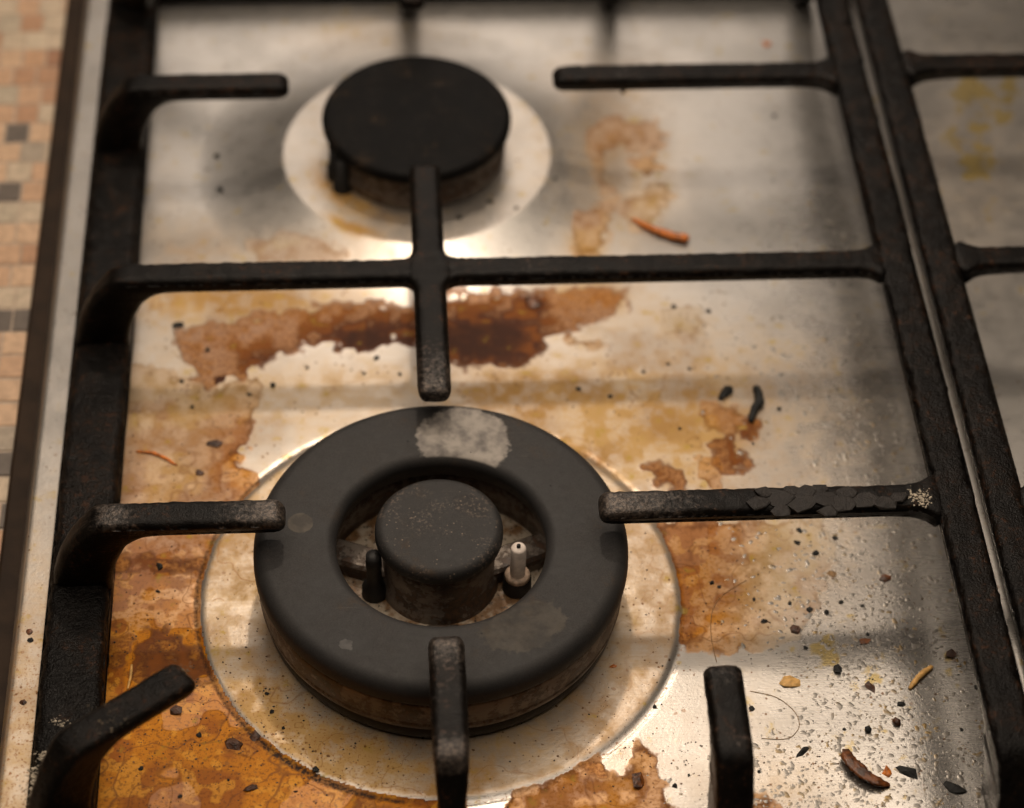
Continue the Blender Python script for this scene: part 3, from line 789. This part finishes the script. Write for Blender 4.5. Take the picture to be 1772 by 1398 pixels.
def crumb(name, x, y, w, h, ang, mat, label, cat, group=None, thick=.5, seed=0, rough_=.28, smooth=False, sub=1):
    """w, h: size in measured pixels along and across; ang: degrees on the plane"""
    z = zsurf(x, y); c = at(x, y, z); k = pxmm(x, y, z)
    w *= .9; h *= .9
    me = crumb_mesh(seed+int(x*7+y), sub, rough_ if smooth else rough_+.14); me.materials.append(mat); me.name = name
    o = bpy.data.objects.new(name, me); link(o)
    t = min(w, h)*k*.5*thick
    o.location = (c[0]*MM, c[1]*MM, (z+.30*t)*MM); o.scale = (w*k*.5*MM, h*k*.62*MM, t*MM); o.rotation_euler = (0, 0, math.radians(ang))
    if smooth: me.polygons.foreach_set('use_smooth', [True]*len(me.polygons))
    return tag(o, label, cat, group)
def strip(name, pts, width, mat, label, cat, thick=.35, lift=0.0, curl=0.0, group=None, seed=0, rag=.2):
    """a bent sliver lying on the steel; pts measured, width in mm (list or number)"""
    r2 = random.Random(seed); P = [at(x, y, zsurf(x, y)) for x, y in pts]
    Q = []
    for i in range(len(P)-1):
        for j in range(5): Q.append(P[i]+(P[i+1]-P[i])*j/5)
    Q.append(P[-1]); Q = np.array(Q)
    for _ in range(4): Q[1:-1] = .25*Q[:-2]+.5*Q[1:-1]+.25*Q[2:]
    n = len(Q); ctr = Q.mean(0); V = []; F = []
    ws = np.interp(np.linspace(0, 1, n), np.linspace(0, 1, len(width)), width) if isinstance(width, (list, tuple)) else np.full(n, width)
    m_ = 8
    for i in range(n):
        t = Q[min(i+1, n-1)]-Q[max(i-1, 0)]; t = t/np.linalg.norm(t); s_ = np.array([-t[1], t[0], 0])
        hz = lift*math.sin(math.pi*i/(n-1))
        for k in range(m_):
            a = 2*math.pi*k/m_; wv = ws[i]*.5*(1+r2.uniform(-rag, rag))
            o_ = s_*math.cos(a)*wv+np.array([0, 0, 1])*(ws[i]*thick*(math.sin(a)+.85)+hz+curl*(math.cos(a)**2)*ws[i])
            V.append(tuple(Q[i]+o_-ctr))
    for i in range(n-1):
        for k in range(m_): F.append((i*m_+k, i*m_+(k+1) % m_, (i+1)*m_+(k+1) % m_, (i+1)*m_+k))
    F.append(tuple(range(m_-1, -1, -1))); F.append(tuple((n-1)*m_+k for k in range(m_)))
    o = mesh_obj(name, V, F, mat, None, ctr)
    return tag(o, label, cat, group)

crumb('peppercorn', 1502, 1264, 15, 15, 0, BLK, 'round black peppercorn, the lower left of the pair on the greasy steel', 'peppercorn', 'peppercorns', .95, rough_=.07, smooth=True)
crumb('peppercorn', 1551, 1251, 18, 18, 20, DBR, 'brownish black peppercorn, the upper right of the pair on the greasy steel', 'peppercorn', 'peppercorns', .95, rough_=.07, smooth=True)
crumb('seed_husk', 1366, 1181, 36, 34, 80, TAN, 'pale golden seed husk lying right of the front grate finger', 'husk', None, .3, rough_=.12)
strip('grain_sliver', [(1574, 1193), (1585, 1178), (1598, 1166), (1612, 1155)], [1.3, 2.2, 2.1, 1.7], TAN, 'curved straw coloured sliver of grain on the greasy steel', 'sliver', .4, .3)
strip('onion_skin', [(1462, 1299), (1466, 1320), (1482, 1338), (1500, 1352), (1520, 1360), (1540, 1360)], [2.2, 5.0, 4.6, 4.4, 4.0, 1.2], RBR, 'curled reddish brown shred of onion skin at the front right', 'onion skin', .28, .8, .25, rag=.22)
crumb('orange_crumb', 1535, 1336, 18, 18, 15, ORG, 'small bright orange crumb beside the onion skin', 'crumb', None, .5)
crumb('charred_flake', 1573, 1338, 50, 18, -28, BLK, 'long glossy black charred flake right of the orange crumb', 'flake', 'charred flakes', .5, rough_=.3)
crumb('charred_flake', 1653, 1364, 42, 18, -25, BLK, 'glossy black charred flake nearest the front right corner', 'flake', 'charred flakes', .5, rough_=.3)
crumb('charred_twig', 1389, 1301, 36, 9, 40, BLK, 'thin charred twig lying left of the onion skin', 'twig', None, .6)
crumb('charred_crumb', 1450, 1159, 18, 17, 10, BLK, 'blocky black crumb right of the pale golden husk', 'crumb', None, .8)
crumb('charred_crumb', 1645, 1133, 20, 20, 70, DBR, 'dark brown crumb near the high rail, right of the straw sliver', 'crumb', None, .6)
crumb('charred_crumb', 1508, 1190, 28, 12, -50, DBR, 'ragged dark brown crumb between the black block and the straw sliver', 'crumb', None, .6)
crumb('charred_crumb', 1561, 1219, 19, 9, -10, BLK, 'flat black crumb just below the straw coloured sliver', 'crumb', None, .6)
crumb('brown_crumb', 1531, 1001, 24, 16, 15, RBR, 'amber brown crumb below the crusted grate finger on the right', 'crumb', None, .5)
crumb('tan_crumb', 1442, 993, 22, 14, 0, CARM, 'flat tan crumb left of the amber brown crumb', 'crumb', None, .25)
crumb('brown_crumb', 1376, 1090, 24, 16, 40, DBR, 'dark brown crumb above the pale golden husk', 'crumb', None, .6)
crumb('brown_crumb', 1497, 1110, 22, 12, 10, RBR, 'triangular brown crumb with a black bit at its tip', 'crumb', None, .4)
crumb('charred_roll', 1257, 680, 50, 20, 42, BLK, 'rolled black scrap above the right hand brown stains', 'scrap', 'black charred scraps right of the middle finger', .7, rough_=.18)
strip('charred_strip', [(1307, 672), (1313, 685), (1314, 700), (1303, 715), (1299, 732)], [2.6, 3.4, 3.6, 3.2, 2.4], BLK, 'wavy black charred strip beside the rolled black scrap', 'scrap', .4, .4, group='black charred scraps right of the middle finger', rag=.25)
strip('orange_shred', [(1094, 380), (1118, 396), (1145, 408), (1190, 419)], [1.4, 2.6, 3.4, 4.4], ORG, 'orange shred charred at one end behind the crossbar', 'shred', .4, .6, rag=.3)
crumb('orange_crumb', 1326, 76, 16, 14, 0, ORG, 'tiny orange crumb behind the back right grate finger', 'crumb', None, .5)
crumb('brown_crumb', 306, 1231, 26, 22, 30, DBR, 'shiny brown crumb beside the diagonal corner finger', 'crumb', None, .7)
crumb('brown_crumb', 404, 1288, 34, 20, -25, DBR, 'largest dark brown crumb in the orange stain front left', 'crumb', None, .6)
crumb('brown_crumb', 440, 1277, 26, 20, 15, DBR, 'crumbly brown cluster at the ridge left of the front finger', 'crumb', None, .4, rough_=.4)
crumb('brown_crumb', 435, 1364, 28, 13, 15, DBR, 'brown crumb in a tide mark at the very front left', 'crumb', None, .7)
crumb('brown_lump', 1107, 1353, 28, 34, 0, RBR, 'glossy brown lump inside the front tide mark right of the burner', 'crumb', None, .45)
crumb('charred_crumb', 309, 562, 27, 13, 5, BLK, 'oblong black crumb below the left end of the crossbar', 'crumb', None, .6)
crumb('charred_crumb', 372, 769, 34, 18, 5, DBR, 'dark crumb with ragged ends above the left burner finger', 'crumb', None, .5, rough_=.35)
crumb('brown_crumb', 343, 818, 20, 13, -10, DBR, 'small brown crumb just above the left burner finger', 'crumb', None, .5)
crumb('charred_crumb', 277, 980, 15, 15, 0, BLK, 'black crumb in the brown stain below the left burner finger', 'crumb', None, .7)
crumb('charred_crumb', 547, 1331, 15, 12, 20, BLK, 'black crumb lodged at the front ridge of the large burner plate', 'crumb', None, .7)
crumb('orange_crumb', 1060, 1153, 16, 7, 5, ORG, 'orange sliver beside the right foot of the large burner', 'crumb', None, .5)
crumb('charred_lump', 922, 524, 40, 26, -25, RBR, 'amber burnt lump in the brown stain below the crossbar', 'lump', None, .3, smooth=True)
strip('orange_fibre', [(236, 782), (262, 784), (285, 793), (306, 806)], [.8, 1.2, 1.2, .8], ORG, 'thin orange fibre above the left burner finger', 'fibre', .4, .2)
strip('orange_fibre', [(228, 1151), (227, 1172), (221, 1193)], [.8, 1.1, .7], TAN, 'pale orange fibre above the diagonal corner finger', 'fibre', .4, .2)
strip('hair', [(1240, 1146), (1229, 1100), (1231, 1055), (1250, 1028), (1292, 1004)], .26, CARM, 'fine hair running up behind the short front finger', 'hair', .5, .0, rag=0)
strip('hair', [(1298, 1196), (1345, 1205), (1378, 1232), (1386, 1258), (1366, 1281), (1318, 1278)], .26, CARM, 'looped fine hair right of the short front finger', 'hair', .5, .0, rag=0)
# small black bits that nothing tells apart, by place
groups = {
 ('black crumb between crossbar and left burner finger', 'small black crumbs at the left'): [(472, 667, 13), (432, 683, 11), (532, 637, 11), (652, 620, 14), (630, 646, 9), (692, 647, 9), (333, 705, 11), (314, 660, 10), (360, 606, 10)],
 ('black crumb right of the middle crossbar finger', 'small black crumbs right of the middle'): [(1001, 673, 13), (1055, 686, 10), (1226, 538, 12), (1166, 530, 11), (1348, 708, 12), (1193, 638, 9), (1156, 630, 9), (1113, 644, 9), (1303, 768, 9), (1176, 742, 8)],
 ('black crumb in front of the crusted right finger', 'small black crumbs at the right'): [(1384, 918, 13), (1379, 939, 14), (1445, 930, 11), (1411, 958, 16), (1244, 1016, 9), (1232, 1009, 11), (1305, 1037, 9), (1367, 1044, 12), (1401, 1056, 14), (1431, 1059, 12), (1492, 1049, 9), (1456, 1042, 9), (1322, 1075, 15), (1394, 1121, 9), (1502, 1098, 9)],
 ('black crumb on the steel near the front right', 'small black crumbs front right'): [(1690, 1190, 11), (1666, 1075, 9), (1301, 1226, 11), (1168, 1360, 12), (1192, 1342, 8), (1134, 1224, 9), (1313, 1336, 8), (1664, 1263, 8), (1461, 1262, 7)],
 ('black crumb among the orange stains front left', 'small black crumbs front left'): [(273, 1024, 11), (311, 1378, 10), (344, 1272, 14), (244, 1330, 12), (395, 1350, 8), (512, 1370, 8), (462, 1200, 9), (470, 1232, 9), (490, 1260, 8)],
 ('black crumb on the steel around the small burner', 'small black crumbs at the back'): [(375, 270, 13), (380, 328, 14), (795, 378, 12), (848, 350, 12), (893, 360, 9), (960, 310, 10), (1340, 200, 10)],
}
ORD = 'leftmost|second from the left|third from the left|fourth from the left|fifth from the left|sixth from the left|seventh from the left|eighth from the left|ninth from the left|tenth from the left|eleventh from the left|twelfth from the left|thirteenth from the left|fourteenth from the left|fifteenth from the left'.split('|')
for (lab, grp), items in groups.items():
    for i, (x, y, w) in enumerate(sorted(items)):
        crumb('black_crumb', x, y, w, w*rnd.uniform(.55, .95), rnd.uniform(0, 180), BLK, lab+', '+('rightmost' if i == len(items)-1 else ORD[i]), 'crumb', grp, .6, seed=i, sub=1)
for x, y, w, mt, lab in [(40, 1216, 13, DBR, 'brown crumb on the bright left rim of the hob'), (53, 1108, 12, BLK, 'black crumb on the bright left rim of the hob'), (51, 1093, 15, RBR, 'rust coloured crumb on the bright left rim of the hob')]:
    z = 6.0; c = at(x, y, z); k = pxmm(x, y, z)
    me = crumb_mesh(int(x+y), 1); me.materials.append(mt); o = bpy.data.objects.new('rim_crumb', me); link(o); me.name = 'rim_crumb'
    o.location = (c[0]*MM, c[1]*MM, (z+.1)*MM); o.scale = (w*k*.5*MM, w*k*.5*MM, w*k*.22*MM); tag(o, lab, 'crumb')

# uncountable small char and grease
CHAR = plain('char_specks', (0.020, 0.017, 0.011), .6, var=.6, scale=.3)
grains('char_specks', [(250, 1050, 50, 120, 1.2), (300, 1330, 70, 50, 1.6), (700, 640, 300, 80, 1.0), (320, 700, 80, 110, 1.0), (1150, 640, 150, 90, .9), (280, 1020, 60, 90, 1.2), (350, 1290, 90, 70, 1.6), (470, 1240, 50, 60, 1.0), (1320, 1010, 110, 80, 2.0), (1420, 1180, 130, 110, 1.6), (1180, 1330, 60, 40, .6), (1010, 1290, 90, 50, .6), (560, 1320, 90, 30, 1.0), (1120, 1010, 30, 80, .4), (1000, 330, 250, 120, .5), (600, 410, 120, 40, .5)],
       CHAR, 'scattered tiny black char specks over the whole steel hob', 1150, .18, .48, lambda x, y: zsurf(x, y), seed=11)
RUSTY = plain('rusty_specks', (0.16, 0.065, 0.015), .55, var=.7, scale=.3)
grains('rusty_specks', [(300, 760, 80, 90, .8), (320, 1240, 90, 100, 2.0), (560, 1330, 110, 35, 1.2), (1400, 1060, 130, 130, 1.4), (1430, 1330, 120, 50, 1.4), (1060, 1330, 90, 40, .6), (430, 1150, 40, 70, .8), (1560, 1050, 60, 150, .5), (1250, 800, 80, 60, .4)],
       RUSTY, 'scattered tiny rust brown specks over the stained steel', 620, .2, .6, lambda x, y: zsurf(x, y), flat=.35, seed=12)
r2 = random.Random(21); V = []; F = []
pool = np.where((grease > .08) & (V_ < 1420) & (U_ < 1720) & (rb > 88))[0]
wt = grease[pool]**1.3*np.clip(.25+V_[pool]/1100.0, 0, 1.4); wt /= wt.sum()
pick = np.random.default_rng(5).choice(pool, 3000, p=wt)
for k in pick:
    x, y, z = P3[k]; x += r2.uniform(-.6, .6); y += r2.uniform(-.6, .6)
    r_ = r2.choice((.24, .3, .36, .42, .5, .7, 1.0))*r2.uniform(.8, 1.25); hgt = r_*r2.uniform(.05, .15); b = len(V); n = 7; a0 = r2.uniform(0, 1); el = r2.uniform(.55, 1.3)
    ph = r2.uniform(0, 6.3)
    for fr, fz in ((1.0, -.02), (.72, .62), (.34, .93)):
        for i in range(n):
            a = a0+2*math.pi*i/n; q_ = r_*fr*(1+.30*math.sin(2*a+ph)+.12*math.sin(3*a-ph)); V.append((x+q_*math.cos(a), y+q_*math.sin(a)*el, z+hgt*fz))
    V.append((x, y, z+hgt))
    for j in range(2):
        for i in range(n): F.append((b+j*n+i, b+j*n+(i+1) % n, b+(j+1)*n+(i+1) % n, b+(j+1)*n+i))
    for i in range(n): F.append((b+2*n+i, b+2*n+(i+1) % n, b+3*n))
M = Mat('grease_drops'); M.geo_world()
nn = M.noise(.12, 3, .6)
M.set(color=M.mix(nn.ss(.5, .68), (0.27, 0.25, 0.225), (0.25, 0.175, 0.08)), metal=.7, rough=.36, spec=.3)
tag(mesh_obj('grease_drops', V, F, M.m), 'glistening dried grease drops spattered over the right side of the steel', 'grease', kind='stuff')
